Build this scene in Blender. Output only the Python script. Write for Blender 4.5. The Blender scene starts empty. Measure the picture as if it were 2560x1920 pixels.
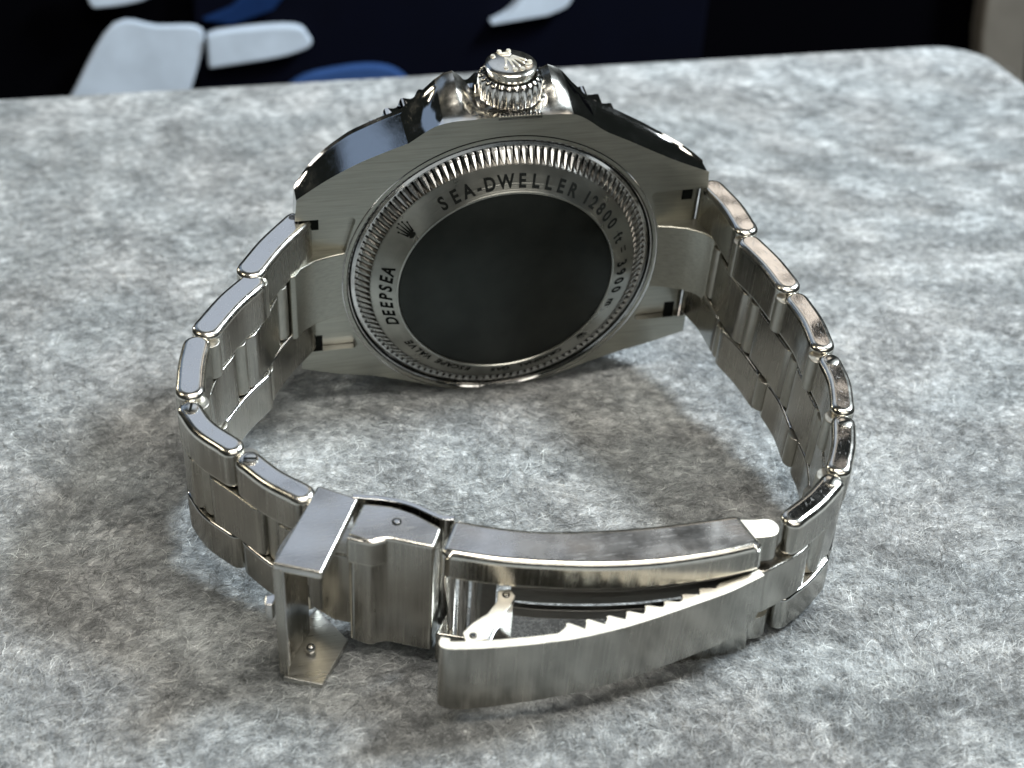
import bpy, bmesh, math, random
import numpy as np
from mathutils import Vector, Matrix
R = math.radians
C = bpy.context.scene.collection
scn = bpy.context.scene
scn.unit_settings.scale_length = 0.01          # one unit is one centimetre
random.seed(4); rng = np.random.default_rng(4)

# ------------------------------------------------------------------ camera
cam = bpy.data.cameras.new('camera'); camo = bpy.data.objects.new('camera', cam); C.objects.link(camo)
cr = Vector((0.97564593, -0.21874560, 0.01629041)); cu = Vector((0.10263742, 0.52089170, 0.84742988)); cf = Vector((0.19385709, 0.82511954, -0.53065735))
CAM = Vector((-3.59681992, -17.01038746, 10.47563256))
m = Matrix((cr, cu, -cf)).transposed().to_4x4(); m.translation = CAM
camo.matrix_world = m
cam.sensor_fit = 'HORIZONTAL'; cam.sensor_width = 36.0; cam.lens = 3830.69 * 36.0 / 2560.0
cam.clip_start = 0.1; cam.clip_end = 500
cam.dof.use_dof = True; cam.dof.focus_distance = 16.5; cam.dof.aperture_fstop = 0.34
scn.camera = camo

# ------------------------------------------------------------------ world and lamps
w = bpy.data.worlds.new('World'); scn.world = w; w.use_nodes = True
bgn = w.node_tree.nodes['Background']; bgn.inputs[0].default_value = (0.80, 0.95, 0.88, 1); bgn.inputs[1].default_value = 0.012
def area(name, loc, target, sx, sy, power, col, spread=180):
    l = bpy.data.lights.new(name, 'AREA'); l.shape = 'RECTANGLE'; l.size = sx; l.size_y = sy
    l.energy = power; l.color = col; l.spread = R(spread)
    o = bpy.data.objects.new(name, l); C.objects.link(o); o.location = loc
    d = Vector(target) - Vector(loc); o.rotation_euler = d.to_track_quat('-Z', 'Y').to_euler()
    return o
LAMPS = [
 ('window_lamp', (31, -2, 37), (0, -3, 0), 11, 9, 29000, (0.82, 0.92, 1.0)),
 ('ceiling_lamp', (1, -12, 27), (0, -3, 0), 16, 6, 4600, (1.0, 0.95, 0.87)),
 ('left_rim_fill', (-21, -5, 24), (0, -3, 0), 5, 6, 620, (1.0, 0.90, 0.70)),  # unseen lamp added to brighten the rims of the right links
 ('back_left_lamp', (-27, 22, 18), (0, -2, 1), 4, 6, 980, (1.0, 0.93, 0.74)),
 ('front_lamp', (4.5, -27, 23), (0, -3, 1), 26, 7, 1500, (1.0, 0.96, 0.88)),
 ('blue_reflection_panel', (-16, 19, 27), (-2, -2, 1), 15, 13, 210, (0.50, 0.68, 1.0)),  # unseen panel added so the left case side reflects blue
 ('grey_reflection_panel', (-1, 20, 32), (-2, -2, 1), 15, 19, 560, (0.74, 0.84, 1.0)),  # unseen panel added for the grey reflection in the left link tops
 ('warm_reflection_panel', (15, 18, 29), (2, -2, 1), 6, 7, 150, (1.0, 0.90, 0.80)),  # unseen panel added for the upper right link caps to mirror
 ('dim_reflection_panel', (9.5, 23, 40), (0, -3, 1), 10, 9, 80, (1.0, 0.95, 0.90)),  # faint unseen panel added to be reflected by clasp rail and crown cap
]
for a in LAMPS: area(*a)
scn.view_settings.view_transform = 'Standard'; scn.view_settings.look = 'None'
scn.view_settings.exposure = 0.32; scn.view_settings.gamma = 1.0
scn.cycles.max_bounces = 8; scn.cycles.glossy_bounces = 5; scn.cycles.sample_clamp_indirect = 6

# ------------------------------------------------------------------ materials
def mat(name, base=(0.6, 0.6, 0.6), metal=0.0, rough=0.5):
    m = bpy.data.materials.new(name); m.use_nodes = True
    b = m.node_tree.nodes['Principled BSDF']
    b.inputs['Base Color'].default_value = (*base, 1); b.inputs['Metallic'].default_value = metal; b.inputs['Roughness'].default_value = rough
    return m, m.node_tree, b
def N(nt, t, **kw):
    n = nt.nodes.new(t)
    for k, v in kw.items(): setattr(n, k, v)
    return n
def noise(nt, coord, scale, detail=3, rough=0.6, vec=None, dist=0.0):
    mp = N(nt, 'ShaderNodeMapping'); mp.inputs['Scale'].default_value = vec or (1, 1, 1)
    nt.links.new(coord, mp.inputs[0])
    n = N(nt, 'ShaderNodeTexNoise'); n.inputs['Scale'].default_value = scale; n.inputs['Detail'].default_value = detail
    n.inputs['Roughness'].default_value = rough; n.inputs['Distortion'].default_value = dist
    nt.links.new(mp.outputs[0], n.inputs['Vector']); return n.outputs[0]
def ramp(nt, src, stops):
    r = N(nt, 'ShaderNodeValToRGB'); e = r.color_ramp.elements
    while len(e) < len(stops): e.new(0.5)
    for q, (p, c) in zip(e, stops):
        q.position = p; q.color = (c, c, c, 1) if not isinstance(c, tuple) else (*c, 1)
    nt.links.new(src, r.inputs[0]); return r.outputs[0]
def mapr(nt, src, a, b, c, d):
    r = N(nt, 'ShaderNodeMapRange'); 
    for i, v in zip((1, 2, 3, 4), (a, b, c, d)): r.inputs[i].default_value = v
    nt.links.new(src, r.inputs[0]); return r.outputs[0]

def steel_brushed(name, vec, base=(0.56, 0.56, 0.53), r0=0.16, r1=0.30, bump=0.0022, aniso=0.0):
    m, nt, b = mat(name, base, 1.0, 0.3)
    tc = N(nt, 'ShaderNodeTexCoord').outputs['Object']
    streak = noise(nt, tc, 1.0, 3, 0.6, vec)
    blot = noise(nt, tc, 2.2, 3, 0.6)
    mx = N(nt, 'ShaderNodeMath', operation='ADD'); nt.links.new(streak, mx.inputs[0]); nt.links.new(blot, mx.inputs[1])
    nt.links.new(mapr(nt, mx.outputs[0], 0.75, 1.25, r0, r1), b.inputs['Roughness'])
    col = N(nt, 'ShaderNodeMix', data_type='RGBA')
    col.inputs[6].default_value = (*[c * 0.86 for c in base], 1); col.inputs[7].default_value = (*[min(1, c * 1.12) for c in base], 1)
    nt.links.new(mapr(nt, streak, 0.3, 0.7, 0, 1), col.inputs[0]); nt.links.new(col.outputs[2], b.inputs['Base Color'])
    bp = N(nt, 'ShaderNodeBump'); bp.inputs['Strength'].default_value = 0.5; bp.inputs['Distance'].default_value = bump
    nt.links.new(streak, bp.inputs['Height']); nt.links.new(bp.outputs[0], b.inputs['Normal'])
    return m
def steel_polished(name, base=(0.66, 0.65, 0.63), r0=0.04, scratch=0.12, sdir=(60, 9, 60), bump=0.03, wave=0.10):
    m, nt, b = mat(name, base, 1.0, 0.08)
    tc = N(nt, 'ShaderNodeTexCoord').outputs['Object']
    blot = noise(nt, tc, 3.0, 4, 0.6)
    sc = noise(nt, tc, 1.0, 5, 0.75, sdir, 0.4)
    line = ramp(nt, sc, [(0.60, 0.0), (0.63, 1.0), (0.66, 0.0)])
    a = N(nt, 'ShaderNodeMath', operation='MULTIPLY_ADD'); nt.links.new(line, a.inputs[0]); a.inputs[1].default_value = scratch
    nt.links.new(mapr(nt, blot, 0.35, 0.75, r0, r0 + 0.14), a.inputs[2])
    nt.links.new(a.outputs[0], b.inputs['Roughness'])
    bp = N(nt, 'ShaderNodeBump'); bp.inputs['Strength'].default_value = bump; bp.inputs['Distance'].default_value = 0.01
    nt.links.new(sc, bp.inputs['Height'])
    b2 = N(nt, 'ShaderNodeBump'); b2.inputs['Strength'].default_value = wave; b2.inputs['Distance'].default_value = 0.12
    nt.links.new(noise(nt, tc, 1.7, 1, 0.4), b2.inputs['Height']); nt.links.new(bp.outputs[0], b2.inputs['Normal']); nt.links.new(b2.outputs[0], b.inputs['Normal'])
    return m
M = {}
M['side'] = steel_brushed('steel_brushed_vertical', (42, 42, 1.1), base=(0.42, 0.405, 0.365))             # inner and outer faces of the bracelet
M['along'] = steel_brushed('steel_brushed_lengthwise', (1.2, 30, 60), r0=0.24, r1=0.4)
M['back'] = steel_brushed('steel_brushed_case', (2.0, 40, 46), base=(0.40, 0.395, 0.345), r0=0.28, r1=0.40)
M['polish'] = steel_polished('steel_polished')
M['mirror'] = steel_polished('steel_mirror', r0=0.02, scratch=0.12, wave=0.02)
M['cap'] = steel_polished('steel_link_caps', r0=0.07, scratch=0.30, sdir=(26, 12, 20), bump=0.09, wave=0.30)
M['worn'] = steel_polished('steel_polished_scratched', r0=0.19, scratch=0.16, sdir=(2.5, 60, 60), bump=0.07, wave=0.3)
M['titan'] = steel_brushed('titanium_disc', (3, 3, 3), base=(0.040, 0.043, 0.039), r0=0.34, r1=0.46, bump=0.001)
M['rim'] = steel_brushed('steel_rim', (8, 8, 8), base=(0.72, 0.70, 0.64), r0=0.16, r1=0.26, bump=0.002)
M['satin'] = steel_brushed('steel_satin', (9, 9, 9), base=(0.84, 0.80, 0.70), r0=0.50, r1=0.62, bump=0.003)
M['barrel'] = steel_brushed('steel_barrel', (20, 20, 6), base=(0.46, 0.445, 0.395), r0=0.30, r1=0.44)
M['flute'] = steel_polished('steel_flutes', base=(0.86, 0.86, 0.84), r0=0.16, scratch=0.0, bump=0.0)
M['groove'] = steel_brushed('steel_groove_shade', (9, 9, 9), base=(0.10, 0.095, 0.085), r0=0.30, r1=0.45)  # shade between the case back teeth, put into a darker steel colour
M['dark'] = mat('flat_black', (0.006, 0.007, 0.006), 0.0, 0.8)[0]  # flat black for letters; also the painted shade in gaps, slots and holes
M['dark'].node_tree.nodes['Principled BSDF'].inputs['Specular IOR Level'].default_value = 0.12
M['ring'] = steel_brushed('steel_ring_turned', (4, 4, 4), base=(0.42, 0.42, 0.38), r0=0.27, r1=0.31, bump=0.002)
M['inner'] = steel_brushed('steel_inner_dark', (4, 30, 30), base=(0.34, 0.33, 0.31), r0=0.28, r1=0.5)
# circular brushing on the turned ring: fine concentric grooves from the distance to the axis
def turned(m, rscale=70.0):
    nt = m.node_tree; b = nt.nodes['Principled BSDF']
    tc = N(nt, 'ShaderNodeTexCoord').outputs['Object']
    sp = N(nt, 'ShaderNodeSeparateXYZ'); nt.links.new(tc, sp.inputs[0])
    cb = N(nt, 'ShaderNodeCombineXYZ'); nt.links.new(sp.outputs[0], cb.inputs[0]); nt.links.new(sp.outputs[2], cb.inputs[1])
    ln = N(nt, 'ShaderNodeVectorMath', operation='LENGTH'); nt.links.new(cb.outputs[0], ln.inputs[0])
    n = N(nt, 'ShaderNodeTexNoise', noise_dimensions='1D'); n.inputs['Scale'].default_value = rscale; n.inputs['Detail'].default_value = 4
    nt.links.new(ln.outputs['Value'], n.inputs['W'])
    bp = N(nt, 'ShaderNodeBump'); bp.inputs['Strength'].default_value = 0.5; bp.inputs['Distance'].default_value = 0.004
    nt.links.new(n.outputs[0], bp.inputs['Height']); nt.links.new(bp.outputs[0], b.inputs['Normal'])
turned(M['ring'])

# ------------------------------------------------------------------ mesh helpers
def link(name, me, mats, parent=None, bevel=0.0, segs=2, bmat=-1, ang=35, smooth=True, clamp=True):
    o = bpy.data.objects.new(name, me); C.objects.link(o)
    for mm in mats: me.materials.append(mm)
    if smooth:
        me.polygons.foreach_set('use_smooth', [True] * len(me.polygons)); me.set_sharp_from_angle(angle=R(ang))
    if bevel:
        b = o.modifiers.new('bevel', 'BEVEL'); b.width = bevel; b.segments = segs; b.limit_method = 'ANGLE'; b.angle_limit = R(ang)
        b.harden_normals = True; b.use_clamp_overlap = clamp; b.material = bmat
    if parent: o.parent = parent
    return o
def b2m(bm, name):
    bmesh.ops.recalc_face_normals(bm, faces=bm.faces)
    me = bpy.data.meshes.new(name); bm.to_mesh(me); bm.free(); return me
def spline(pts, n=8):
    P = [Vector(p) for p in pts]
    if len(P) == 2: return [P[0].lerp(P[1], i / n) for i in range(n + 1)]
    P = [2 * P[0] - P[1]] + P + [2 * P[-1] - P[-2]]; out = []
    for i in range(1, len(P) - 2):
        a, b, c, d = P[i - 1:i + 3]
        for k in range(n):
            t = k / n
            out.append(0.5 * ((2 * b) + (c - a) * t + (2 * a - 5 * b + 4 * c - d) * t * t + (-a + 3 * b - 3 * c + d) * t ** 3))
    out.append(P[-2].copy()); return out
def ribbon(pts, ht, cap=6, n=8, round_ends=True):
    """closed plan outline of a strip of half thickness ht round a centre line"""
    c = spline(pts, n); L, Rr = [], []
    for i, p in enumerate(c):
        t = (c[min(i + 1, len(c) - 1)] - c[max(i - 1, 0)]).normalized(); nn = Vector((-t.y, t.x))
        L.append(p + nn * ht); Rr.append(p - nn * ht)
    def arc(centre, a, b):
        va = a - centre; out = []
        for k in range(1, cap):
            th = -math.pi * k / cap
            v = Vector((va.x * math.cos(th) - va.y * math.sin(th), va.x * math.sin(th) + va.y * math.cos(th)))
            out.append(centre + v)
        return out
    if round_ends: return L + arc(c[-1], L[-1], Rr[-1]) + Rr[::-1] + arc(c[0], Rr[0], L[0])
    return L + Rr[::-1]
def prism(poly, z0, z1, top=1, side=0, warp=None, bot=None):
    """plan outline pulled from z0 to z1; z0/z1 may be functions of x"""
    bm = bmesh.new()
    f = lambda z, p: z(p[0]) if callable(z) else z
    a = [bm.verts.new((p[0], p[1], f(z0, p))) for p in poly]; b = [bm.verts.new((p[0], p[1], f(z1, p))) for p in poly]
    n = len(poly)
    for i in range(n):
        bm.faces.new((a[i], a[(i + 1) % n], b[(i + 1) % n], b[i])).material_index = side
    bm.faces.new(a[::-1]).material_index = side if bot is None else bot
    bm.faces.new(b).material_index = top
    if warp:
        for v in bm.verts: v.co = Vector(warp(v.co))
    return bm
def lathe_y(prof, n=128, mi=None):
    """profile (radius, y) turned round the Y axis"""
    bm = bmesh.new(); rings = []
    for r, y in prof:
        if r < 1e-6: rings.append([bm.verts.new((0, y, 0))])
        else: rings.append([bm.verts.new((r * math.cos(2 * math.pi * k / n), y, r * math.sin(2 * math.pi * k / n))) for k in range(n)])
    for j in range(len(rings) - 1):
        A, B = rings[j], rings[j + 1]
        for k in range(n):
            k2 = (k + 1) % n
            vs = [A[k % len(A)], A[k2 % len(A)], B[k2 % len(B)], B[k % len(B)]]
            vs = list(dict.fromkeys(vs))
            if len(vs) > 2: bm.faces.new(vs).material_index = mi[j] if mi else 0
    return bm
def cyl(p0, p1, r, n=20):
    bm = bmesh.new(); p0 = Vector(p0); p1 = Vector(p1)
    q = (p1 - p0).to_track_quat('Z', 'Y'); A, B = [], []
    for k in range(n):
        v = q @ Vector((r * math.cos(2 * math.pi * k / n), r * math.sin(2 * math.pi * k / n), 0))
        A.append(bm.verts.new(p0 + v)); B.append(bm.verts.new(p1 + v))
    for k in range(n): bm.faces.new((A[k], A[(k + 1) % n], B[(k + 1) % n], B[k]))
    bm.faces.new(A[::-1]); bm.faces.new(B); return bm
def join(*bms):
    out = bms[0]
    for b in bms[1:]:
        me = bpy.data.meshes.new('tmp'); b.to_mesh(me); b.free(); out.from_mesh(me); bpy.data.meshes.remove(me)
    return out
def tag(o, label=None, cat=None, group=None, kind=None):
    for k, v in (('label', label), ('category', cat), ('group', group), ('kind', kind)):
        if v: o[k] = v
    return o

# ------------------------------------------------------------------ felt covered tabletop
mt, nt, b = mat('grey_felt', (0.3, 0.3, 0.3), 0, 0.95)
tc = N(nt, 'ShaderNodeTexCoord').outputs['Object']
def felt_colour(nt, tc):
    big = noise(nt, tc, 1.3, 4, 0.55, (1, 1, 1), 0.6)
    mid = noise(nt, tc, 6.0, 5, 0.58, (1, 1.15, 1), 0.5)
    fin = noise(nt, tc, 24, 4, 0.7, (1.0, 1.0, 1), 0.8)
    def ma(a, k, c=None):
        q = N(nt, 'ShaderNodeMath', operation='MULTIPLY_ADD' if c else 'MULTIPLY'); nt.links.new(a, q.inputs[0]); q.inputs[1].default_value = k
        if c: nt.links.new(c, q.inputs[2])
        return q.outputs[0]
    s = ma(big, 0.55, ma(mid, 0.75, ma(fin, 0.27)))
    c0 = ramp(nt, s, [(0.60, (0.15, 0.157, 0.159)), (0.735, (0.265, 0.275, 0.277)), (0.85, (0.45, 0.46, 0.462)), (0.97, (0.70, 0.71, 0.705))])
    hue = noise(nt, tc, 0.55, 3, 0.5, (1, 1, 1), 0.3)
    mx = N(nt, 'ShaderNodeMix', data_type='RGBA', blend_type='MULTIPLY'); mx.inputs[0].default_value = 1.0
    nt.links.new(c0, mx.inputs[6]); nt.links.new(ramp(nt, hue, [(0.38, (0.96, 0.99, 1.0)), (0.62, (1.0, 0.992, 0.98))]), mx.inputs[7])
    return s, mx.outputs[2]
s, col_ = felt_colour(nt, tc)
nt.links.new(col_, b.inputs['Base Color'])
b.inputs['Sheen Weight'].default_value = 0.15
bp = N(nt, 'ShaderNodeBump'); bp.inputs['Strength'].default_value = 0.8; bp.inputs['Distance'].default_value = 0.05
nt.links.new(s, bp.inputs['Height']); nt.links.new(bp.outputs[0], b.inputs['Normal'])
M['felt'] = mt
TX, TY, TR = 12.3, 10.25, 1.1
poly = [(-60, -45), (TX, -45)] + [(TX - TR + TR * math.cos(a), TY - TR + TR * math.sin(a)) for a in [R(9 * k) for k in range(11)]] + [(-60, TY)]
tb = link('tabletop', b2m(prism(poly, -1.6, 0.0, 0, 0), 'tabletop'), [M['felt']], None, bevel=0.18, segs=4)
tb.rotation_euler = (0, 0, -0.02); tb.location = (-0.2, 0.24, 0)
tag(tb, 'tabletop covered in mottled light grey felt with a rounded far corner', 'tabletop', None, 'structure')
mf, nt, b = mat('felt_fibre', (0.5, 0.5, 0.5), 0, 0.6)
hi = N(nt, 'ShaderNodeHairInfo')
rc = ramp(nt, hi.outputs['Random'], [(0.0, (0.12, 0.12, 0.12)), (0.004, (0.12, 0.12, 0.12)), (0.006, (0.78, 0.79, 0.80)), (0.6, (1.08, 1.08, 1.08)), (0.93, (1.25, 1.25, 1.24)), (1.0, (2.2, 2.2, 2.15))])
_, fc = felt_colour(nt, N(nt, 'ShaderNodeTexCoord').outputs['Object'])
mx = N(nt, 'ShaderNodeMix', data_type='RGBA', blend_type='MULTIPLY'); mx.inputs[0].default_value = 1.0
nt.links.new(fc, mx.inputs[6]); nt.links.new(rc, mx.inputs[7]); nt.links.new(mx.outputs[2], b.inputs['Base Color'])
M['fibre'] = mf
NF, K = 220000, 5
yy = -9.5 + 21.0 * rng.random(NF) ** 1.7
half = (yy + 17.3) * 0.41 + 1.2
cx = -3.6 + (yy + 17.3) * 0.2315
xx = cx + (rng.random(NF) * 2 - 1) * half
ok = (xx < TX - 0.25) & (yy < TY - 1.6); xx, yy = xx[ok], yy[ok]; NF = len(xx)
flow = 0.5 + 1.1 * np.sin(xx * 0.7 + 1.3 * np.sin(yy * 0.6)) + 0.9 * np.sin(yy * 0.9 - 0.8 * np.cos(xx * 0.5) + 1.0)
ang = flow + rng.normal(0, 0.75, NF)
ln = rng.uniform(0.08, 0.34, NF); curv = rng.normal(0, 2.2, NF) ; lift = np.abs(rng.normal(0, 0.022, NF))
lift = np.where(rng.random(NF) < 0.04, lift * 2.6, lift)
P = np.zeros((NF, K, 3)); x, y, a = xx.copy(), yy.copy(), ang.copy()
z0 = rng.uniform(-0.006, 0.012, NF)
for k in range(K):
    t = k / (K - 1)
    P[:, k, 0] = x; P[:, k, 1] = y; P[:, k, 2] = z0 + lift * 4 * t * (1.15 - t)
    x = x + np.cos(a) * ln / (K - 1); y = y + np.sin(a) * ln / (K - 1); a = a + curv * ln / (K - 1) * 3
hc = bpy.data.hair_curves.new('felt_fibres'); hc.add_curves([K] * NF)
hc.attributes['position'].data.foreach_set('vector', P.astype(np.float32).ravel())
ra = hc.attributes.get('radius') or hc.attributes.new('radius', 'FLOAT', 'POINT')
ra.data.foreach_set('value', np.repeat(rng.uniform(0.0010, 0.0028, NF), K).astype(np.float32))
hc.materials.append(M['fibre'])
ho = bpy.data.objects.new('felt_fibres', hc); C.objects.link(ho)
tag(ho, 'loose pale fibres lying on the grey felt surface', 'fibres', None, 'stuff')

# ------------------------------------------------------------------ the watch, built upright and leant forward as it lies
watch = bpy.data.objects.new('wristwatch', None); C.objects.link(watch)
A = math.atan(0.1926)
rotm = Matrix(((1, 0, 0), (0, math.cos(A), -math.sin(A)), (0, math.sin(A), math.cos(A))))
mw = rotm.to_4x4(); mw.translation = -(rotm @ Vector((0, 0.9, -2.017)))
watch.matrix_world = mw
tag(watch, 'steel diving wristwatch lying on its side on grey felt with its clasp open', 'wristwatch')

# ---- middle case
def seg(p, n): return [tuple(q) for q in spline(p, n)][:-1]
top = seg([(-2.42, 1.25), (-2.1, 1.47), (-1.75, 1.665), (-1.45, 1.79), (-1.16, 1.895)], 5)
crease_l = len(top)
top += seg([(-1.16, 1.895), (-1.06, 1.965), (-0.96, 2.035), (-0.86, 2.09), (-0.76, 2.12)], 3) + [(-0.76, 2.12), (-0.66, 2.135), (-0.56, 2.14), (-0.46, 2.14), (-0.3, 2.15), (0, 2.15), (0.3, 2.15), (0.44, 2.14), (0.54, 2.14), (0.63, 2.13)]
top += seg([(0.72, 2.12), (0.82, 2.07), (0.92, 2.0), (1.02, 1.92), (1.12, 1.85)], 3)
crease_r = len(top)
top += [tuple(q) for q in spline([(1.12, 1.85), (1.4, 1.705), (1.72, 1.53), (2.05, 1.36), (2.43, 1.19)], 5)]
botm = [(2.45, -1.22), (2.0, -1.36), (1.6, -1.46), (1.2, -1.59), (0.8, -1.75), (0.4, -1.875), (0, -1.915), (-0.4, -1.87), (-0.8, -1.73), (-1.2, -1.57), (-1.6, -1.44), (-2.0, -1.36), (-2.44, -1.22)]
rslot = [(2.45, 0.99), (2.1, 0.99), (1.80, 0.99), (1.76, 0.94), (1.90, 0.45), (1.95, 0), (1.90, -0.45), (1.76, -0.94), (1.80, -0.99), (2.1, -0.99), (2.45, -0.99)]
lslot = [(-x_, -z_) for x_, z_ in rslot]
outl = top + rslot + botm + lslot
bm = bmesh.new(); lev = []
for u, g, off in ((0.0, 0.0, -0.035), (0.045, 0.0, 0.0), (0.14, 0.03, 0.0), (0.26, 0.13, 0.0), (0.40, 0.36, 0.0), (0.54, 0.62, 0.0), (0.68, 0.84, 0.0), (0.82, 0.97, 0.0), (0.95, 1.0, 0.0), (1.0, 0.93, -0.03)):
    row = []
    for (x, z) in outl:
        yt_ = float(np.interp(abs(x), [0, 1.4, 1.75, 2.0, 2.2, 2.33, 2.40, 2.45], [0.88, 0.88, 0.855, 0.79, 0.69, 0.58, 0.49, 0.40]))
        zz = z + (math.copysign(off, z) if abs(z) > 1.05 else 0)
        if z > 1.9:
            gg = float(np.interp(abs(x + 0.02), [0, 0.38, 0.47, 0.58, 0.70, 0.86, 1.10], [0, 0.1, 0.85, 1.0, 0.75, 0.28, 0.0]))
            zz += 0.25 * g * gg
            if abs(x) < 0.42: zz -= 0.12 * g
        row.append(bm.verts.new((x, 0.19 + u * (yt_ - 0.19), zz)))
    lev.append(row)
n = len(outl); slot = set(range(len(top), len(top) + len(rslot) - 1)) | set(range(n - len(lslot), n - 1))
for j in range(len(lev) - 1):
    for i in range(n):
        f = bm.faces.new((lev[j][i], lev[j][(i + 1) % n], lev[j + 1][(i + 1) % n], lev[j + 1][i])); f.material_index = 1
from mathutils.geometry import delaunay_2d_cdt
for row, mi_ in ((lev[0], 0), (lev[-1], 1)):
    flat = [Vector((v.co.x, v.co.z)) for v in row]
    nh = 96 if mi_ == 0 else 0                                     # the back has a round opening for the screwed case back
    hole = [Vector((1.88 * math.cos(2 * math.pi * k / 96), 1.88 * math.sin(2 * math.pi * k / 96))) for k in range(nh)]
    row = list(row) + [bm.verts.new((h_.x, 0.19, h_.y)) for h_ in hole]; no = len(flat)
    vs_, _, fs_, ov, _, _ = delaunay_2d_cdt(flat + hole, [(no + k, no + (k + 1) % nh) for k in range(nh)], [list(range(no))], 1, 1e-6)
    for f_ in fs_:
        if nh and sum((vs_[q] for q in f_), Vector((0, 0))).length / 3 < 1.879: continue
        try: bm.faces.new([row[ov[q][0]] for q in f_]).material_index = mi_
        except (ValueError, IndexError): pass
creases = {(lev[k][c_].index, lev[k + 1][c_].index) for k in range(len(lev) - 1) for c_ in (crease_l, crease_r)} if not bm.verts.index_update() else 0
mc = link('middle_case', b2m(bm, 'middle_case'), [M['back'], M['mirror'], M['rim']], watch, ang=28)
sh_ = mc.data.attributes['sharp_edge'] if 'sharp_edge' in mc.data.attributes else mc.data.attributes.new('sharp_edge', 'BOOLEAN', 'EDGE')
for p_ in mc.data.polygons:
    if p_.material_index == 1 and abs(p_.center.x + 0.02) < 0.74 and p_.center.z > 1.9: p_.material_index = 2
    if p_.material_index == 0: p_.use_smooth = False
for e_ in mc.data.edges:
    if tuple(e_.vertices) in creases or tuple(e_.vertices)[::-1] in creases: sh_.data[e_.index].value = True

# ---- rings of the case back
def surf(r): return -0.037 + (r - 1.33) * 0.155 / 0.295          # the ring is a shallow cone
def fluted(n):
    bm = bmesh.new(); st = 2 * math.pi / n
    P_ = lambda th, r, y: bm.verts.new((r * math.cos(th), y, r * math.sin(th)))
    f_ = lambda r: surf(1.605) + (r - 1.605) * 0.95
    for k in range(n):                                            # a leaf shaped tooth and the dark groove after it
        t = k * st
        tip = P_(t, 1.605, f_(1.605) - 0.002)
        l1, m1, r1 = P_(t - 0.25 * st, 1.655, f_(1.655) + 0.001), P_(t, 1.66, f_(1.66) - 0.0045), P_(t + 0.25 * st, 1.655, f_(1.655) + 0.001)
        l2, m2, r2 = P_(t - 0.37 * st, 1.73, f_(1.73) + 0.002), P_(t, 1.73, f_(1.73) - 0.006), P_(t + 0.37 * st, 1.73, f_(1.73) + 0.002)
        l3, m3, r3 = P_(t - 0.30 * st, 1.775, f_(1.775) + 0.002), P_(t, 1.775, f_(1.775) - 0.001), P_(t + 0.30 * st, 1.775, f_(1.775) + 0.002)
        for q in ((tip, l1, m1), (tip, m1, r1), (l1, l2, m2, m1), (m1, m2, r2, r1), (l2, l3, m3, m2), (m2, m3, r3, r2)): bm.faces.new(q)
        g0, g1, g2, g3 = P_(t + 0.5 * st, 1.60, surf(1.60) - 0.001), P_(t + 0.5 * st, 1.655, f_(1.655) + 0.04), P_(t + 0.5 * st, 1.73, f_(1.73) + 0.06), P_(t + 0.5 * st, 1.775, f_(1.775) + 0.06)
        tip2 = P_(t + st, 1.605, f_(1.605) - 0.002)
        L1, L2, L3 = P_(t + 0.75 * st, 1.655, f_(1.655) + 0.001), P_(t + 0.63 * st, 1.73, f_(1.73) + 0.002), P_(t + 0.70 * st, 1.775, f_(1.775) + 0.002)
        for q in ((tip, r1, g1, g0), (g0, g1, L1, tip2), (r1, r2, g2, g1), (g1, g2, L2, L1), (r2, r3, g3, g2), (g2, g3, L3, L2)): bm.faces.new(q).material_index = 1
    bmesh.ops.remove_doubles(bm, verts=bm.verts, dist=0.0003)
    return bm
prof = [(1.935, 0.188), (1.925, 0.183), (1.915, 0.19), (1.878, 0.240), (1.872, 0.220), (1.862, 0.212), (1.852, 0.218), (1.846, 0.27)]
link('case_ring', b2m(lathe_y(prof, 160), 'case_ring'), [M['polish']], watch, ang=30)
link('dark_gap_ring', b2m(lathe_y([(1.855, 0.245), (1.815, 0.245)], 128), 'dark_gap_ring'), [M['dark']], watch, smooth=False)  # black ring that paints in the shade of the gap
cb = link('case_back_ring', b2m(lathe_y([(1.612, surf(1.612)), (1.345, surf(1.345)), (1.325, -0.046), (1.305, -0.05), (1.297, -0.04), (1.292, 0.0)], 160), 'case_back_ring'), [M['ring']], watch, ang=20)
link('fluting', b2m(fluted(124), 'fluting'), [M['flute'], M['groove']], cb, smooth=False)
link('bezel_band', b2m(lathe_y([(1.770, 0.30), (1.773, 0.240), (1.780, 0.226), (1.790, 0.224), (1.822, 0.236), (1.829, 0.25)], 160), 'bezel_band'), [M['polish']], cb, ang=30)
link('case_back_disc', b2m(lathe_y([(1.296, 0.0), (1.294, -0.03), (1.28, -0.040), (0, -0.040)], 128), 'case_back_disc'), [M['titan']], watch, ang=50)

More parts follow.
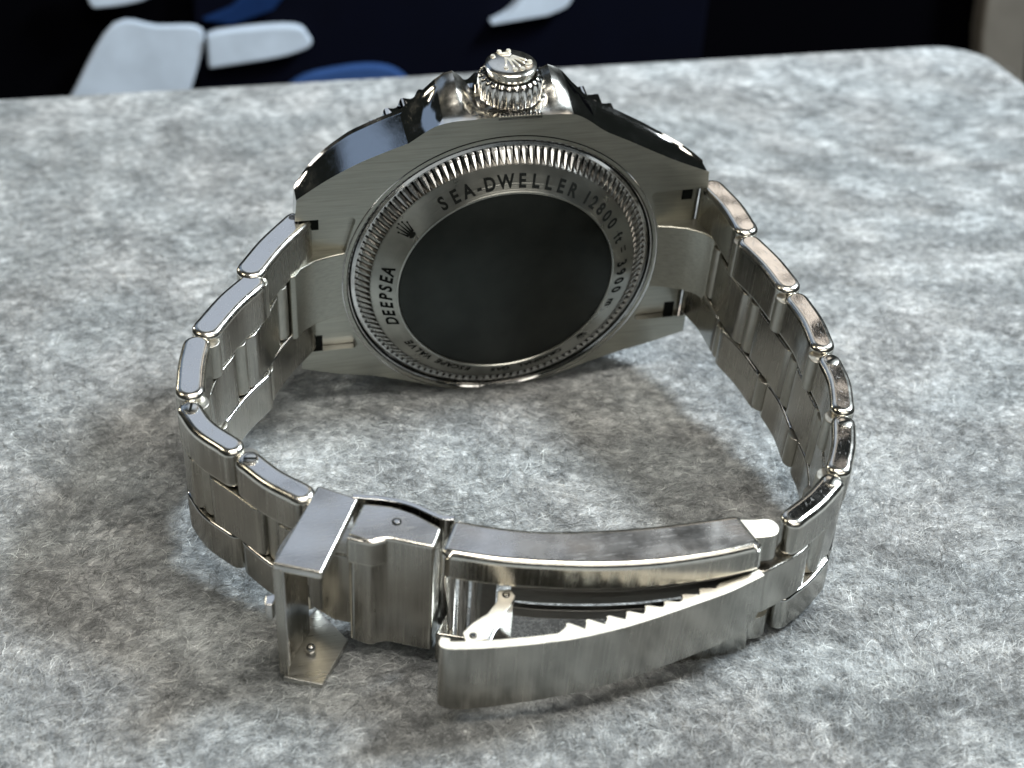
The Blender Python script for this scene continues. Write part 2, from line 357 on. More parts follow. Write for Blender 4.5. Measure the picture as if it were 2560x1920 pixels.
# ---- engraving
def glyph_mesh(ch):
    cu_ = bpy.data.curves.new('g', 'FONT'); cu_.body = ch; cu_.size = 1.0; cu_.resolution_u = 4; cu_.offset = 0.034; cu_.align_x = 'CENTER'
    o = bpy.data.objects.new('g', cu_); C.objects.link(o); dg = bpy.context.evaluated_depsgraph_get()
    me = bpy.data.meshes.new_from_object(o.evaluated_get(dg)); wd = o.dimensions.x
    bpy.data.objects.remove(o); bpy.data.curves.remove(cu_); return me
def word(txt, a0, a1, r, size, y, name, parent):
    """letters from angle a0 to a1 (degrees, measured from +X), tops outward, read clockwise as seen from the camera"""
    bm = bmesh.new(); n = len(txt)
    wt = [{'I': .5, '1': .7, ' ': .7, '-': .6, 'W': 1.35, 'M': 1.2, 'm': 1.3, 't': .6, 'f': .6, '=': .9, '.': .5}.get(c, 1.0) for c in txt]
    tot = sum(wt); acc = 0
    for ch, wv in zip(txt, wt):
        mid_ = acc + wv / 2; acc += wv
        if ch == ' ': continue
        th = R(a0 + (a1 - a0) * mid_ / tot)
        me = glyph_mesh(ch)
        rad = Vector((math.cos(th), math.sin(th))); tan = Vector((math.sin(th), -math.cos(th)))
        for v in me.vertices:
            p = rad * (r + v.co.y * size) + tan * (v.co.x * size * 0.92)
            v.co = (p.x, surf(p.length) - 0.0035, p.y)
        bm.from_mesh(me); bpy.data.meshes.remove(me)
    me = bpy.data.meshes.new(name); bm.to_mesh(me); bm.free()
    return link(name, me, [M['dark']], parent, smooth=False)
yt = -0.0235
word('SEA-DWELLER', 126.5, 56.5, 1.375, 0.195, yt, 'engraved_word', cb)
word('12800', 53, 27, 1.378, 0.19, yt, 'engraved_word', cb)
word('ft', 23, 17.5, 1.385, 0.17, yt, 'engraved_word', cb)
for k_, rr_ in ((0, 1.435), (1, 1.485)):
    link('engraved_word', b2m(prism([(rr_ * math.cos(R(a_)), rr_ * math.sin(R(a_))) for a_ in (13.6, 10.6)] + [((rr_ + 0.016) * math.cos(R(a_)), (rr_ + 0.016) * math.sin(R(a_))) for a_ in (10.6, 13.6)], 0.0, 0.003, 0, 0, lambda v: (v[0], surf(math.hypot(v[0], v[1])) - 0.002 - v[2], v[1])), 'engraved_word'), [M['dark']], cb, smooth=False)
word('3900', 6.5, -15, 1.378, 0.19, yt, 'engraved_word', cb)
word('m', -17.5, -23, 1.385, 0.17, yt, 'engraved_word', cb)
word('DEEPSEA', 201.5, 165.5, 1.378, 0.195, yt, 'engraved_word', cb)
for wd_, a0_, a1_ in (('ORIGINAL', -57, -81), ('GAS', -85, -95), ('ESCAPE', -105, -125), ('VALVE', -128, -146)):
    word(wd_, a0_, a1_, 1.375, 0.14, yt, 'engraved_word', cb)
def coronet(s_):
    """five pointed crown in a plane: triangles as (x, y) lists, height about 1"""
    shapes = []
    tips = [(-0.50, 0.62), (-0.27, 0.86), (0, 0.95), (0.27, 0.86), (0.50, 0.62)]
    bases = [(-0.26, 0.0), (-0.13, -0.03), (0, -0.04), (0.13, -0.03), (0.26, 0.0)]
    for (tx, ty), (bx, by_) in zip(tips, bases):
        shapes.append([(bx - 0.085, by_), (bx + 0.085, by_), (tx + 0.022, ty), (tx - 0.022, ty)])
        shapes.append([(tx + 0.075 * math.cos(2 * math.pi * k / 10), ty + 0.075 * math.sin(2 * math.pi * k / 10)) for k in range(10)])
    shapes.append([(0.30 * math.cos(2 * math.pi * k / 20), -0.10 + 0.13 * math.sin(2 * math.pi * k / 20)) for k in range(20)])
    return [[(x * s_, y * s_) for x, y in sh] for sh in shapes]
def coronet_ring(angle, r, s_, y, parent):
    bm = bmesh.new(); th = R(angle); rad = Vector((math.cos(th), math.sin(th))); tan = Vector((math.sin(th), -math.cos(th)))
    for i, sh in enumerate(coronet(s_)):
        vs = []
        for x, yy_ in sh:
            p = rad * (r + yy_) + tan * x; vs.append(bm.verts.new((p.x, surf(p.length) - 0.003 - 0.0004 * (i % 11), p.y)))
        bm.faces.new(vs)
    return link('engraved_coronet', b2m(bm, 'engraved_coronet'), [M['dark']], parent, smooth=False)
coronet_ring(144.5, 1.415, 0.17, yt, cb)
coronet_ring(-44.5, 1.39, 0.13, yt, cb)

# ---- winding crown
CX, CY, CZ = 0.055, 0.64, 2.16
def crown_bm():
    bm = bmesh.new(); nn = 24 * 8; rows = []
    def rr(th, base, depth):
        u = (th * 24 / (2 * math.pi)) % 1.0
        return base - depth * float(np.interp(abs(u - 0.5) * 2, [0, 0.5, 0.62, 1.0], [1.0, 0.12, 0.0, 0.0]))
    spec = [(0.26, -0.02, 0), (0.31, 0.0, 0), (0.345, 0.03, 0.02), (0.365, 0.05, 0.045), (0.365, 0.27, 0.045), (0.35, 0.295, 0.045), (0.315, 0.315, 0.012), (0.30, 0.31, 0), (0.295, 0.30, 0)]
    for r, z, d in spec:
        rows.append([bm.verts.new((rr(2 * math.pi * k / nn, r, d) * math.cos(2 * math.pi * k / nn), rr(2 * math.pi * k / nn, r, d) * math.sin(2 * math.pi * k / nn), z)) for k in range(nn)])
    for A_, B_ in zip(rows, rows[1:]):
        for k in range(nn): bm.faces.new((A_[k], A_[(k + 1) % nn], B_[(k + 1) % nn], B_[k]))
    bm.faces.new(rows[0][::-1]); return bm
wc = link('winding_crown', b2m(crown_bm(), 'winding_crown'), [M['cap']], watch, ang=40); wc.location = (CX, CY, CZ)
def lathe_z(prof, n=64):
    bm = bmesh.new(); rings = [[bm.verts.new((r * math.cos(2 * math.pi * k / n), r * math.sin(2 * math.pi * k / n), z)) for k in range(n)] for r, z in prof]
    for A_, B_ in zip(rings, rings[1:]):
        for k in range(n): bm.faces.new((A_[k], A_[(k + 1) % n], B_[(k + 1) % n], B_[k]))
    bm.faces.new(rings[-1]); return bm
cap = link('crown_cap', b2m(lathe_z([(0.272, 0.28), (0.272, 0.375), (0.288, 0.385), (0.288, 0.42), (0.272, 0.434), (0.22, 0.445), (0.15, 0.454), (0.07, 0.459), (0.02, 0.460)]), 'crown_cap'), [M['rim']], wc, ang=40)
bm = bmesh.new()
def raised(pts, z0, z1):
    a = [bm.verts.new((*p, z0)) for p in pts]; cx_ = sum(p[0] for p in pts) / len(pts); cy_ = sum(p[1] for p in pts) / len(pts)
    b_ = [bm.verts.new((cx_ + (p[0] - cx_) * 0.7, cy_ + (p[1] - cy_) * 0.7, z1)) for p in pts]; k_ = len(pts)
    for i in range(k_): bm.faces.new((a[i], a[(i + 1) % k_], b_[(i + 1) % k_], b_[i]))
    bm.faces.new(b_)
def disc(x, y, r): return [(x + r * math.cos(2 * math.pi * k / 12), y + r * math.sin(2 * math.pi * k / 12)) for k in range(12)]
def cpx(px, py): return ((px - 750) / 510 * 0.288, -(py - 530) / 300 * 0.288)
base_c = cpx(690, 375)
raised([(base_c[0] + 0.078 * math.cos(2 * math.pi * k / 16), base_c[1] + 0.035 * math.sin(2 * math.pi * k / 16)) for k in range(16)], 0.445, 0.467)
for px, py in ((600, 670), (765, 710), (910, 700), (1040, 630), (1110, 560)):
    tx, ty = cpx(px, py); raised(disc(tx, ty, 0.036), 0.43, 0.462)
    d = Vector((tx - base_c[0], ty - base_c[1])); u = d.normalized(); nn_ = Vector((-u.y, u.x))
    p0 = Vector(base_c) + u * 0.05; p1 = Vector((tx, ty)) - u * 0.02
    raised([tuple(p0 + nn_ * 0.024), tuple(p0 - nn_ * 0.024), tuple(p1 - nn_ * 0.010), tuple(p1 + nn_ * 0.010)], 0.44, 0.464)
for px, py in ((430, 390), (590, 300), (780, 290)): raised(disc(*cpx(px, py), 0.034), 0.43, 0.460)
link('raised_coronet', b2m(bm, 'raised_coronet'), [M['satin']], wc, smooth=False)
# gasket strip of fine teeth seen under the crown
bm = prism([(-0.16, 0.19), (0.34, 0.19), (0.34, 0.3), (-0.16, 0.3)], 2.14, 2.172, 0, 0)
link('crown_tube', b2m(join(bm, *[prism([(-0.15 + 0.035 * k, 0.2), (-0.135 + 0.035 * k, 0.2), (-0.135 + 0.035 * k, 0.28), (-0.15 + 0.035 * k, 0.28)], 2.17, 2.20, 0, 0) for k in range(14)]), 'crown_tube'), [M['polish']], watch, smooth=False)

# ---- bezel
bm = bmesh.new(); nb = 60 * 8; rows = []
for r, y, d in ((1.9, 0.87, 0), (2.06, 0.89, 0.0), (2.17, 0.98, 0.075), (2.175, 1.18, 0.075), (2.11, 1.23, 0.04), (1.97, 1.28, 0), (1.75, 1.36, 0), (1.6, 1.42, 0), (1.5, 1.56, 0)):
    rows.append([])
    for k in range(nb):
        th = 2 * math.pi * k / nb; u = (k / 8.0) % 1.0
        rr_ = r - d * (0.5 - 0.5 * math.cos(2 * math.pi * u)) ** 0.8
        rows[-1].append(bm.verts.new((rr_ * math.cos(th), y, rr_ * math.sin(th))))
for A_, B_ in zip(rows, rows[1:]):
    for k in range(nb): bm.faces.new((A_[k], A_[(k + 1) % nb], B_[(k + 1) % nb], B_[k]))
bm.faces.new(rows[0][::-1]); bm.faces.new(rows[-1])
link('bezel', b2m(bm, 'bezel'), [M['mirror']], watch, ang=40)

# ---- end links between the lugs
for sx in (-1, 1):
    pl = [(1.55, 0.285), (2.33, 0.285), (2.39, 0.31), (2.41, 0.34), (2.40, 0.80), (1.55, 0.86)]
    pl = [(sx * a_, b_) for a_, b_ in pl]
    if sx > 0: pl = pl
    else: pl = pl[::-1]
    el = link('end_link', b2m(prism(pl, -0.986, 0.986, 0, 0), 'end_link'), [M['back']], watch, bevel=0.012)
    tg = [(1.88, 0.20), (2.05, 0.165), (2.25, 0.10), (2.42, -0.02), (2.50, -0.14), (2.56, -0.16), (2.60, -0.10), (2.58, 0.10), (2.45, 0.30), (1.9, 0.32)]
    tg = [(sx * a_, b_) for a_, b_ in tg]
    if sx < 0: tg = tg[::-1]
    link('centre_tongue', b2m(prism(tg, -0.47, 0.47, 0, 0), 'centre_tongue'), [M['back']], el, bevel=0.02, segs=3)
    for sz in (1, -1):
        zc = 0.90 * sz
        sl = prism([(sx * 2.175, 0.279), (sx * 2.305, 0.279), (sx * 2.305, 0.291), (sx * 2.175, 0.291)], zc - 0.12, zc + 0.075, 0, 0)
        link('spring_bar_slot', b2m(sl, 'spring_bar_slot'), [M['dark']], el, bevel=0.0, smooth=False)
    link('spring_bar', b2m(cyl((sx * 2.46, 0.30, -0.97), (sx * 2.46, 0.30, 0.97), 0.05), 'spring_bar'), [M['inner']], el)

# ---- bracelet
left = [((-2.42, 0.27), (-2.74, -0.12), (-3.0, -0.52), 0.165, 0.97), ((-3.03, -0.73), (-3.28, -1.01), (-3.54, -1.39), 0.16, 0.93), ((-3.67, -1.62), (-3.735, -1.93), (-3.775, -2.27), 0.15, 0.90), ((-3.79, -2.53), (-3.67, -2.82), (-3.44, -3.10), 0.13, 0.86), ((-3.28, -3.29), (-3.08, -3.56), (-2.84, -3.79), 0.135, 0.82)]
right = [((2.55, 0.26), (2.65, -0.15), (2.68, -0.55), 0.15, 0.97), ((2.66, -0.82), (2.77, -1.2), (2.83, -1.58), 0.15, 0.94), ((2.87, -1.84), (2.905, -2.2), (2.88, -2.56), 0.14, 0.90), ((2.88, -2.83), (2.86, -3.15), (2.76, -3.50), 0.13, 0.87), ((2.69, -3.72), (2.58, -4.0), (2.42, -4.29), 0.13, 0.84), ((2.28, -4.46), (2.02, -4.67), (1.74, -4.84), 0.125, 0.81)]
def V2(p): return Vector((p[0], p[1]))
def screw(parent, p, z, slot_ang):
    bm = bmesh.new(); n_ = 24
    a_ = [bm.verts.new((0.078 * math.cos(2 * math.pi * k / n_), 0.078 * math.sin(2 * math.pi * k / n_), -0.01)) for k in range(n_)]
    b_ = [bm.verts.new((0.074 * math.cos(2 * math.pi * k / n_), 0.074 * math.sin(2 * math.pi * k / n_), 0.012)) for k in range(n_)]
    c_ = [bm.verts.new((0.060 * math.cos(2 * math.pi * k / n_), 0.060 * math.sin(2 * math.pi * k / n_), 0.017)) for k in range(n_)]
    for P_, Q_ in ((a_, b_), (b_, c_)):
        for k in range(n_): bm.faces.new((P_[k], P_[(k + 1) % n_], Q_[(k + 1) % n_], Q_[k]))
    bm.faces.new(c_)
    sl = prism([(-0.066, -0.013), (0.066, -0.013), (0.066, 0.013), (-0.066, 0.013)], 0.010, 0.0195, 1, 1)
    for f in sl.faces: f.material_index = 1
    o = link('screw', b2m(join(bm, sl), 'screw'), [M['rim'], M['dark']], parent, ang=30)
    o.location = (p[0], p[1], z); o.rotation_euler = (0, 0, slot_ang)
    rg = lathe_z([(0.075, 0.001), (0.072, 0.004), (0.062, 0.002)], 24)
    return o
def chain(data, screws, first, last, warpk):
    for i, (a_, b_, c_, ht, zt) in enumerate(data):
        nz = data[i + 1][4] if i + 1 < len(data) else zt - 0.01
        k_ = warpk[i]
        wp = (lambda v, k_=k_, zt=zt: (v[0] + k_ * (zt - v[2]), v[1], v[2]))
        cz = zt * 0.40
        t_ = ribbon([a_, b_, c_], ht, cap=8)
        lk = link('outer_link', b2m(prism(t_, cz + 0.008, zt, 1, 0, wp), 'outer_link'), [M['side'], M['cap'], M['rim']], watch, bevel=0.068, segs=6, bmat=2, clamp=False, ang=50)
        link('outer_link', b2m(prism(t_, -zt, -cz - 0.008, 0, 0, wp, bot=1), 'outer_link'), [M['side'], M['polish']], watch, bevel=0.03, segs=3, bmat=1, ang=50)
        if i in screws:
            d = (V2(b_) - V2(a_)).normalized(); p = V2(a_) + d * 0.02
            screw(lk, p, zt, screws[i])
        in2 = (Vector((-0.3, -2.4)) - V2(b_)).normalized(); qb = V2(b_) + in2 * 0.035
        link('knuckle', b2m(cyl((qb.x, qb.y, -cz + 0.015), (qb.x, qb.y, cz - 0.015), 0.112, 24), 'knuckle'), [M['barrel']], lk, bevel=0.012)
        # centre piece spanning the joint to the next link
        nxt = data[i + 1] if i + 1 < len(data) else None
        if i == 0 and first:
            link('centre_link', b2m(prism(ribbon([first, V2(a_).lerp(V2(b_), 0.2), V2(b_) + (V2(b_) - V2(a_)) * -0.5], ht * 0.93, cap=8), -cz, cz, 0, 0, wp), 'centre_link'), [M['side']], watch, bevel=0.02, segs=2, ang=50)
        if nxt:
            j = (V2(c_) + V2(nxt[0])) / 2; inw = (Vector((-0.3, -2.4)) - j).normalized(); q_ = j + inw * 0.075
            for za_, zb_2 in ((cz + 0.01, min(zt, nxt[4]) - 0.07), (-min(zt, nxt[4]) + 0.07, -cz - 0.01)):
                link('knuckle', b2m(cyl((q_.x, q_.y, za_), (q_.x, q_.y, zb_2), 0.112, 24), 'knuckle'), [M['barrel']], lk, bevel=0.012)
            pts = [V2(b_) + (V2(c_) - V2(b_)) * 0.52, j, V2(nxt[1]) + (V2(nxt[0]) - V2(nxt[1])) * 0.52]
            hh = (ht + nxt[3]) / 2 * 0.95
        else:
            pts = [V2(b_) + (V2(c_) - V2(b_)) * 0.52, V2(c_), V2(last)]; hh = ht * 0.95
        cz2 = min(cz, nz * 0.40)
        link('centre_link', b2m(prism(ribbon(pts, hh, cap=8), -cz2, cz2, 0, 0, wp), 'centre_link'), [M['side']], watch, bevel=0.02, segs=2, ang=50)
chain(left, {3: 1.35, 4: -0.15}, (-2.50, 0.12), (-2.66, -4.02), [0, 0, 0, 0, 0])
chain(right, {3: 0.5, 4: 0.2, 5: 0.8}, (2.52, 0.12), (1.42, -4.97), [0, 0, 0, 0.0, 0.03, 0.07])

# ---- clasp body: two rails with the works between them
wk = lambda v: (v[0] + 0.08 * max(0, (v[0] + 1.7) / 3.1) * (0.8 - v[2]), v[1], v[2])
rb = spline([(-1.48, -4.34), (-0.98, -4.53), (-0.5, -4.645), (0.32, -4.72), (1.23, -4.72)], 8)
rf = spline([(1.35, -5.15), (0.9, -5.20), (0.33, -5.21), (-0.2, -5.16), (-0.71, -5.06), (-1.2, -4.93), (-1.69, -4.745)], 8)
railp = [tuple(p) for p in rb + rf]
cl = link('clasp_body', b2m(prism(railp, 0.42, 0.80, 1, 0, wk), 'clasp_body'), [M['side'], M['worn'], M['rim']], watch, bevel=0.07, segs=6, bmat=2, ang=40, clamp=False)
rb2 = [p + Vector((0, -0.02)) for p in rb]; rf2 = [p + Vector((-0.03 if p.x > 1.2 else 0, 0.03)) for p in rf]
link('lower_rail', b2m(prism([tuple(p) for p in rb2 + rf2], -0.86, -0.44, 0, 0, wk), 'lower_rail'), [M['side']], cl, bevel=0.03, segs=3, ang=40)
# knuckles at the right end
for (za, zb) in ((0.43, 0.79), (-0.79, -0.44)):
    link('hinge_knuckle', b2m(prism(ribbon([(1.18, -4.90), (1.33, -4.93), (1.44, -4.935)], 0.115, cap=8), za, zb, 1, 0, wk), 'hinge_knuckle'), [M['side'], M['satin']], cl, bevel=0.012, segs=2, ang=40)
# inner blades
def off(pts, d):
    out = []
    for i, p in enumerate(pts):
        t = (pts[min(i + 1, len(pts) - 1)] - pts[max(i - 1, 0)]).normalized(); out.append(p + Vector((-t.y, t.x)) * d)
    return out
fr = spline([(-1.02, -4.88), (-0.71, -4.97), (-0.2, -5.07), (0.33, -5.12), (0.9, -5.11), (1.3, -5.06)], 8)
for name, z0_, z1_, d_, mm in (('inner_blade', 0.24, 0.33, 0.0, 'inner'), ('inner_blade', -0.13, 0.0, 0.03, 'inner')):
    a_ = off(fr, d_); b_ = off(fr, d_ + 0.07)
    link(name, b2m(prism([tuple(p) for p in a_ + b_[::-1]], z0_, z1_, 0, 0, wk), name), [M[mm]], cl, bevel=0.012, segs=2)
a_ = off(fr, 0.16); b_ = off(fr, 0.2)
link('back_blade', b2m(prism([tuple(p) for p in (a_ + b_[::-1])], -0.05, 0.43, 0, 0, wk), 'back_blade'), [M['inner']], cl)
for k, (px_, py_, r_) in enumerate(((-1.53, -4.68, 0.035), (-1.43, -4.74, 0.05), (-1.34, -4.80, 0.03))):
    link('pin', b2m(cyl((px_, py_, -0.62), (px_, py_, 0.5), r_), 'pin'), [M['mirror']], cl)
link('side_plate', b2m(prism([(-1.30, -4.70), (-1.16, -4.78), (-1.14, -4.86), (-1.27, -4.80)], -0.5, 0.5, 0, 0), 'side_plate'), [M['inner']], cl, bevel=0.01)
# ---- swivelling cover with its row of teeth
oc = spline([(-1.77, -5.38), (-1.80, -5.46), (-1.74, -5.52), (-1.55, -5.555), (-1.25, -5.585), (-0.85, -5.605), (-0.5, -5.60), (-0.1, -5.555), (0.31, -5.475), (0.68, -5.39), (1.0, -5.31), (1.37, -5.175)], 8)
ic = off(oc, 0.085)
zb_ = lambda x: np.interp(x, [-1.8, -1.62, -0.5, 0.3, 0.9, 1.2, 1.32, 1.4], [-0.50, -0.545, -0.46, -0.44, -0.41, -0.36, -0.28, -0.05])
cv = link('clasp_cover', b2m(prism([tuple(p) for p in oc + ic[::-1]], zb_, 0.38, 1, 0, wk), 'clasp_cover'), [M['side'], M['satin']], watch, bevel=0.03, segs=3, bmat=1, ang=40)
tips = [(-0.61, -5.40), (-0.42, -5.39), (-0.22, -5.38), (-0.03, -5.36), (0.16, -5.32), (0.35, -5.30), (0.54, -5.25), (0.72, -5.21)]
def ynear(x):
    xs = [p.x for p in ic]; ys = [p.y for p in ic]; o_ = np.argsort(xs); return float(np.interp(x, np.array(xs)[o_], np.array(ys)[o_]))
teeth = [(-1.3, ynear(-1.3) - 0.02), (-0.8, ynear(-0.8) + 0.03)]
saw = [(-0.72, ynear(-0.72) + 0.02)]
for i, (tx, ty) in enumerate(tips):
    saw += [(tx - 0.015, ty - 0.035), (tx - 0.012, ty), (tx + 0.02, ty + 0.004), (tx + 0.15, ty - 0.085 + 0.01 * i)]
saw += [(0.9, ynear(0.9) + 0.055), (0.93, ynear(0.93) + 0.07), (1.2, ynear(1.2) + 0.03), (1.3, ynear(1.3) - 0.02)]
lowr = [(x_, ynear(x_) - 0.03) for x_ in np.linspace(1.3, -0.72, 14)]
link('adjusting_teeth', b2m(prism(saw + lowr, 0.26, 0.355, 1, 0, wk), 'adjusting_teeth'), [M['side'], M['satin']], cv, bevel=0.006, segs=1)
# ---- arm joining cover and body
ap = [(-1.15, -4.93), (-1.03, -4.93), (-1.0, -5.02), (-1.08, -5.14), (-1.24, -5.30), (-1.36, -5.47), (-1.56, -5.47), (-1.57, -5.36), (-1.45, -5.26), (-1.30, -5.18), (-1.18, -5.05)]
ar = link('swing_arm', b2m(prism(ap, 0.33, 0.375, 1, 0), 'swing_arm'), [M['mirror'], M['satin']], watch, bevel=0.01, segs=2)
link('arm_web', b2m(prism([(-1.06, -5.02), (-1.01, -5.04), (-1.06, -5.16), (-1.26, -5.36), (-1.32, -5.46), (-1.38, -5.46)], -0.42, 0.33, 0, 0), 'arm_web'), [M['mirror']], ar, bevel=0.008)
for px_, py_ in ((-1.085, -4.995), (-1.48, -5.41)):
    link('rivet', b2m(cyl((px_, py_, 0.35), (px_, py_, 0.386), 0.026, 16), 'rivet'), [M['polish']], ar, bevel=0.006)
    link('rivet_hole', b2m(cyl((px_, py_, 0.36), (px_, py_, 0.3765), 0.038, 20), 'rivet_hole'), [M['dark']], ar)
# ---- extension block left of the body
blk = [tuple(p) for p in spline([(-2.28, -4.01), (-2.05, -4.08), (-1.84, -4.20), (-1.60, -4.44)], 6)] + [tuple(p) for p in spline([(-1.715, -4.67), (-1.92, -4.58), (-2.10, -4.50), (-2.20, -4.49), (-2.30, -4.50), (-2.48, -4.385)], 7)]
bk = link('extension_block', b2m(prism(blk, -0.76, 0.79, 1, 0), 'extension_block'), [M['side'], M['worn'], M['rim']], watch, bevel=0.032, segs=3, bmat=2, ang=35)
bw = [(-2.42, -4.36), (-2.62, -4.27), (-2.80, -4.08), (-2.84, -3.92), (-2.66, -3.86), (-2.25, -4.03)]
link('block_tongue', b2m(prism(bw, -0.58, 0.42, 0, 0), 'block_tongue'), [M['side']], bk, bevel=0.03, segs=3)
link('block_lip', b2m(prism([(-2.50, -4.42), (-2.27, -4.525), (-2.12, -4.50), (-2.12, -4.40), (-2.45, -4.34)], 0.44, 0.775, 1, 0), 'block_lip'), [M['side'], M['worn'], M['rim']], bk, bevel=0.028, segs=3, bmat=2)
bl = spline([(-2.36, -3.90), (-2.05, -3.99), (-1.82, -4.10), (-1.58, -4.30), (-1.46, -4.33)], 6); bl2 = off(bl, -0.05)
link('thin_blade', b2m(prism([tuple(p) for p in bl + bl2[::-1]], -0.76, 0.81, 1, 0), 'thin_blade'), [M['mirror'], M['mirror']], bk, bevel=0.008)
link('rivet_hole', b2m(cyl((-2.005, -4.30, 0.78), (-2.005, -4.30, 0.7935), 0.046, 24), 'rivet_hole'), [M['dark']], bk)
link('rivet', b2m(cyl((-2.005, -4.30, 0.78), (-2.005, -4.30, 0.800), 0.028, 20), 'rivet'), [M['polish']], bk, bevel=0.006)
# ---- safety catch folded open
ch = [(-2.67, -3.72), (-2.31, -3.95), (-2.77, -4.82), (-3.2, -4.63)]
sc_ = link('safety_catch', b2m(prism(ch, 0.70, 0.80, 1, 0), 'safety_catch'), [M['polish'], M['worn'], M['rim']], watch, bevel=0.03, segs=4, bmat=2, ang=30)
cp = [tuple(p) for p in spline([(-3.2, -4.63), (-3.12, -4.40), (-2.93, -4.12)], 6)]; cp2 = [(a_ + 0.085, b_ - 0.05) for a_, b_ in cp]
link('catch_plate', b2m(prism(cp + cp2[::-1], -0.84, 0.74, 0, 0), 'catch_plate'), [M['side']], sc_, bevel=0.012, segs=2)
link('catch_rim', b2m(prism([(-3.2, -4.63), (-3.10, -4.675), (-3.08, -4.63), (-3.17, -4.57)], -0.70, 0.74, 0, 0), 'catch_rim'), [M['polish']], sc_, bevel=0.012)
cb_ = [(-2.98, -4.13), (-2.75, -3.88), (-2.49, -4.33), (-2.81, -4.84), (-3.17, -4.68)]
link('lower_cheek', b2m(prism(cb_, -0.91, -0.835, 0, 0), 'lower_cheek'), [M['along']], sc_, bevel=0.012, segs=2)
pe = bmesh.new(); bmesh.ops.create_uvsphere(pe, u_segments=16, v_segments=10, radius=0.05, matrix=Matrix.Translation((-2.87, -4.42, -0.78)))
pe2 = cyl((-2.87, -4.42, -0.86), (-2.87, -4.42, -0.76), 0.028, 12)
link('locking_stud', b2m(join(pe, pe2), 'locking_stud'), [M['polish']], sc_)
link('finger_nub', b2m(prism([(-3.21, -4.50), (-3.29, -4.48), (-3.27, -4.36), (-3.13, -4.34)], -0.16, 0.05, 0, 0), 'finger_nub'), [M['polish']], sc_, bevel=0.02, segs=2)

# ------------------------------------------------------------------ things behind the table, far out of focus
def plan_wall(name, quad, y0, y1, m_, bevel=0.0):
    """outline in x,z with real depth in y"""
    bm = bmesh.new()
    a = [bm.verts.new((x, y0, z)) for x, z in quad]; b = [bm.verts.new((x, y1, z)) for x, z in quad]; k_ = len(quad)
    for i in range(k_): bm.faces.new((a[i], a[(i + 1) % k_], b[(i + 1) % k_], b[i]))
    bm.faces.new(a[::-1]); bm.faces.new(b)
    return link(name, b2m(bm, name), [m_], None, bevel=bevel, segs=3)
M['black'] = mat('black_cloth', (0.002, 0.002, 0.003), 0, 1.0)[0]
for k_ in ('black',): M[k_].node_tree.nodes['Principled BSDF'].inputs['Specular IOR Level'].default_value = 0.0
def cloth(name, c, rough=0.9):
    m_, nt_, b_ = mat(name, c, 0, rough); tc_ = N(nt_, 'ShaderNodeTexCoord').outputs['Object']; nn_ = noise(nt_, tc_, 0.9, 3, 0.6)
    mx_ = N(nt_, 'ShaderNodeMix', data_type='RGBA'); mx_.inputs[6].default_value = (*[v * 0.85 for v in c], 1); mx_.inputs[7].default_value = (*[min(1, v * 1.05) for v in c], 1)
    nt_.links.new(mapr(nt_, nn_, 0.3, 0.7, 0, 1), mx_.inputs[0]); nt_.links.new(mx_.outputs[2], b_.inputs['Base Color']); b_.inputs['Specular IOR Level'].default_value = 0.1
    return m_
M['navy'] = cloth('navy_cloth', (0.0006, 0.0012, 0.0065)); M['blue'] = cloth('blue_cloth', (0.035, 0.085, 0.24)); M['navyblue'] = cloth('deep_blue_cloth', (0.008, 0.03, 0.11)); M['white'] = cloth('white_cloth', (0.66, 0.76, 0.88)); M['post'] = cloth('taupe_paint', (0.20, 0.18, 0.15), 0.7)
def fx(p): return p
bd = plan_wall('dark_backdrop', [(-60, -30), (50, -30), (50, 3.0), (-60, 3.0)], 19.7, 20.6, M['black'])
tag(bd, 'black backdrop behind the table', 'backdrop', None, 'structure')
pat = bpy.data.objects.new('patterned_bag', None); C.objects.link(pat); pat.location = (0, 19, -9)
tag(pat, 'out of focus navy bag with white and blue patches behind the table edge', 'bag')
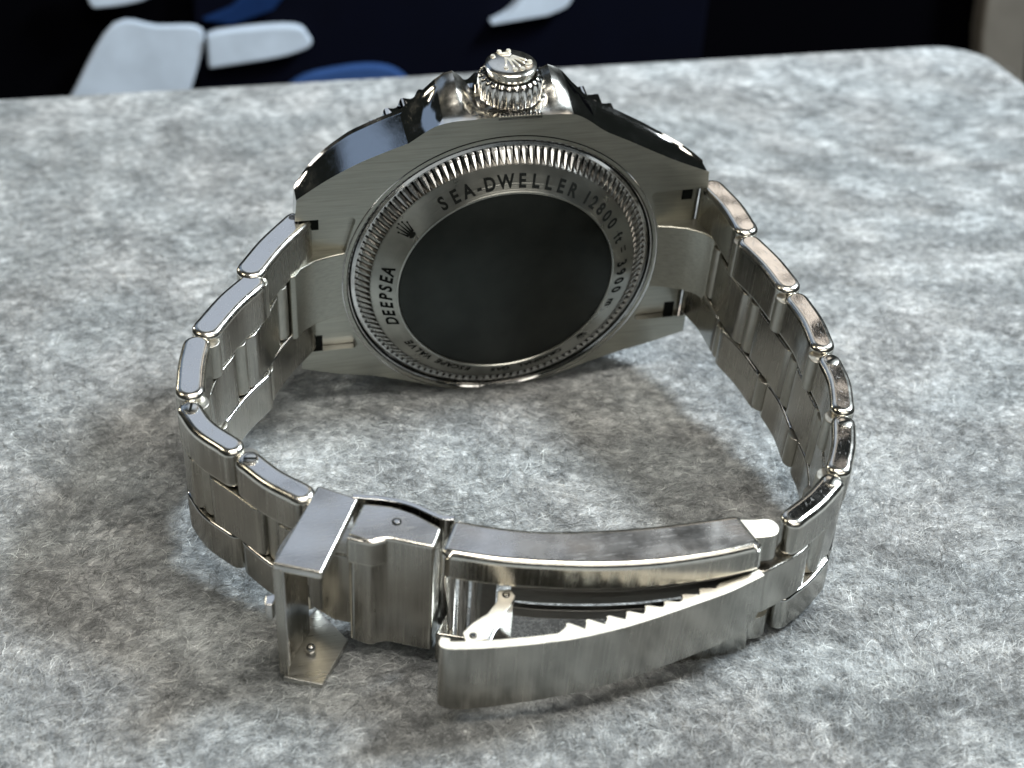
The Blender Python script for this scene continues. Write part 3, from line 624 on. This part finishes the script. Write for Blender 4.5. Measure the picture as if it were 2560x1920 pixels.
def patch(name, quad, y0, y1, m_, bev):
    o = plan_wall(name, [tuple(p) for p in spline([quad[-1]] + quad, 4)[4:]] if len(quad) > 6 and name != 'bag_body' else quad, y0, y1, m_, bev); o.parent = pat; o.matrix_parent_inverse = Matrix.Translation((0, -19, 9)); return o
patch('bag_body', [(-3.2, -9), (9.6, -9), (9.9, -1.5), (9.2, 2.0), (-2.3, 2.0), (-3.0, -0.5)], 19.2, 19.66, M['navy'], 0.12)
patch('white_panel', [(-7.0, -5.2), (-5.9, -3.0), (-4.88, -1.57), (-3.88, -1.67), (-2.98, -1.74), (-2.84, -2.06), (-3.07, -2.79), (-4.0, -5.2)], 18.95, 19.15, M['white'], 0.05)
patch('white_strap', [(-2.78, -1.93), (-1.51, -1.79), (-0.63, -1.83), (-0.37, -2.07), (-0.35, -2.34), (-1.12, -2.57), (-2.79, -2.74)], 18.8, 19.15, M['white'], 0.08)
patch('blue_patch', [(-2.2, -5.5), (-1.32, -3.86), (-0.71, -3.19), (0.21, -2.97), (1.24, -2.94), (1.92, -3.22), (2.61, -4.14), (3.2, -5.5)], 18.85, 19.15, M['blue'], 0.08)
patch('blue_strap', [(-2.84, -1.57), (-2.13, -1.31), (-1.44, -0.74), (-0.57, -0.78), (-1.16, -1.42), (-2.16, -1.72)], 18.9, 19.15, M['navyblue'], 0.05)
patch('white_strap', [(4.14, -2.05), (4.61, -1.75), (5.18, -1.08), (5.7, -0.4), (6.6, -0.4), (6.23, -1.14), (6.08, -1.65), (5.55, -1.89)], 18.8, 19.15, M['white'], 0.06)
patch('white_strap', [(-5.6, -0.3), (-5.43, -0.6), (-5.33, -1.05), (-5.04, -1.11), (-4.13, -0.99), (-3.67, -0.62), (-3.5, -0.2)], 18.8, 19.15, M['white'], 0.06)
ps = plan_wall('table_post', [(18.6, -11), (19.8, -11), (18.7, -3), (18.5, 2.0), (17.1, 2.0), (17.3, -3)], 18.5, 19.2, M['post'], 0.15)
tag(ps, 'blurred taupe upright post behind the right corner of the table', 'post')
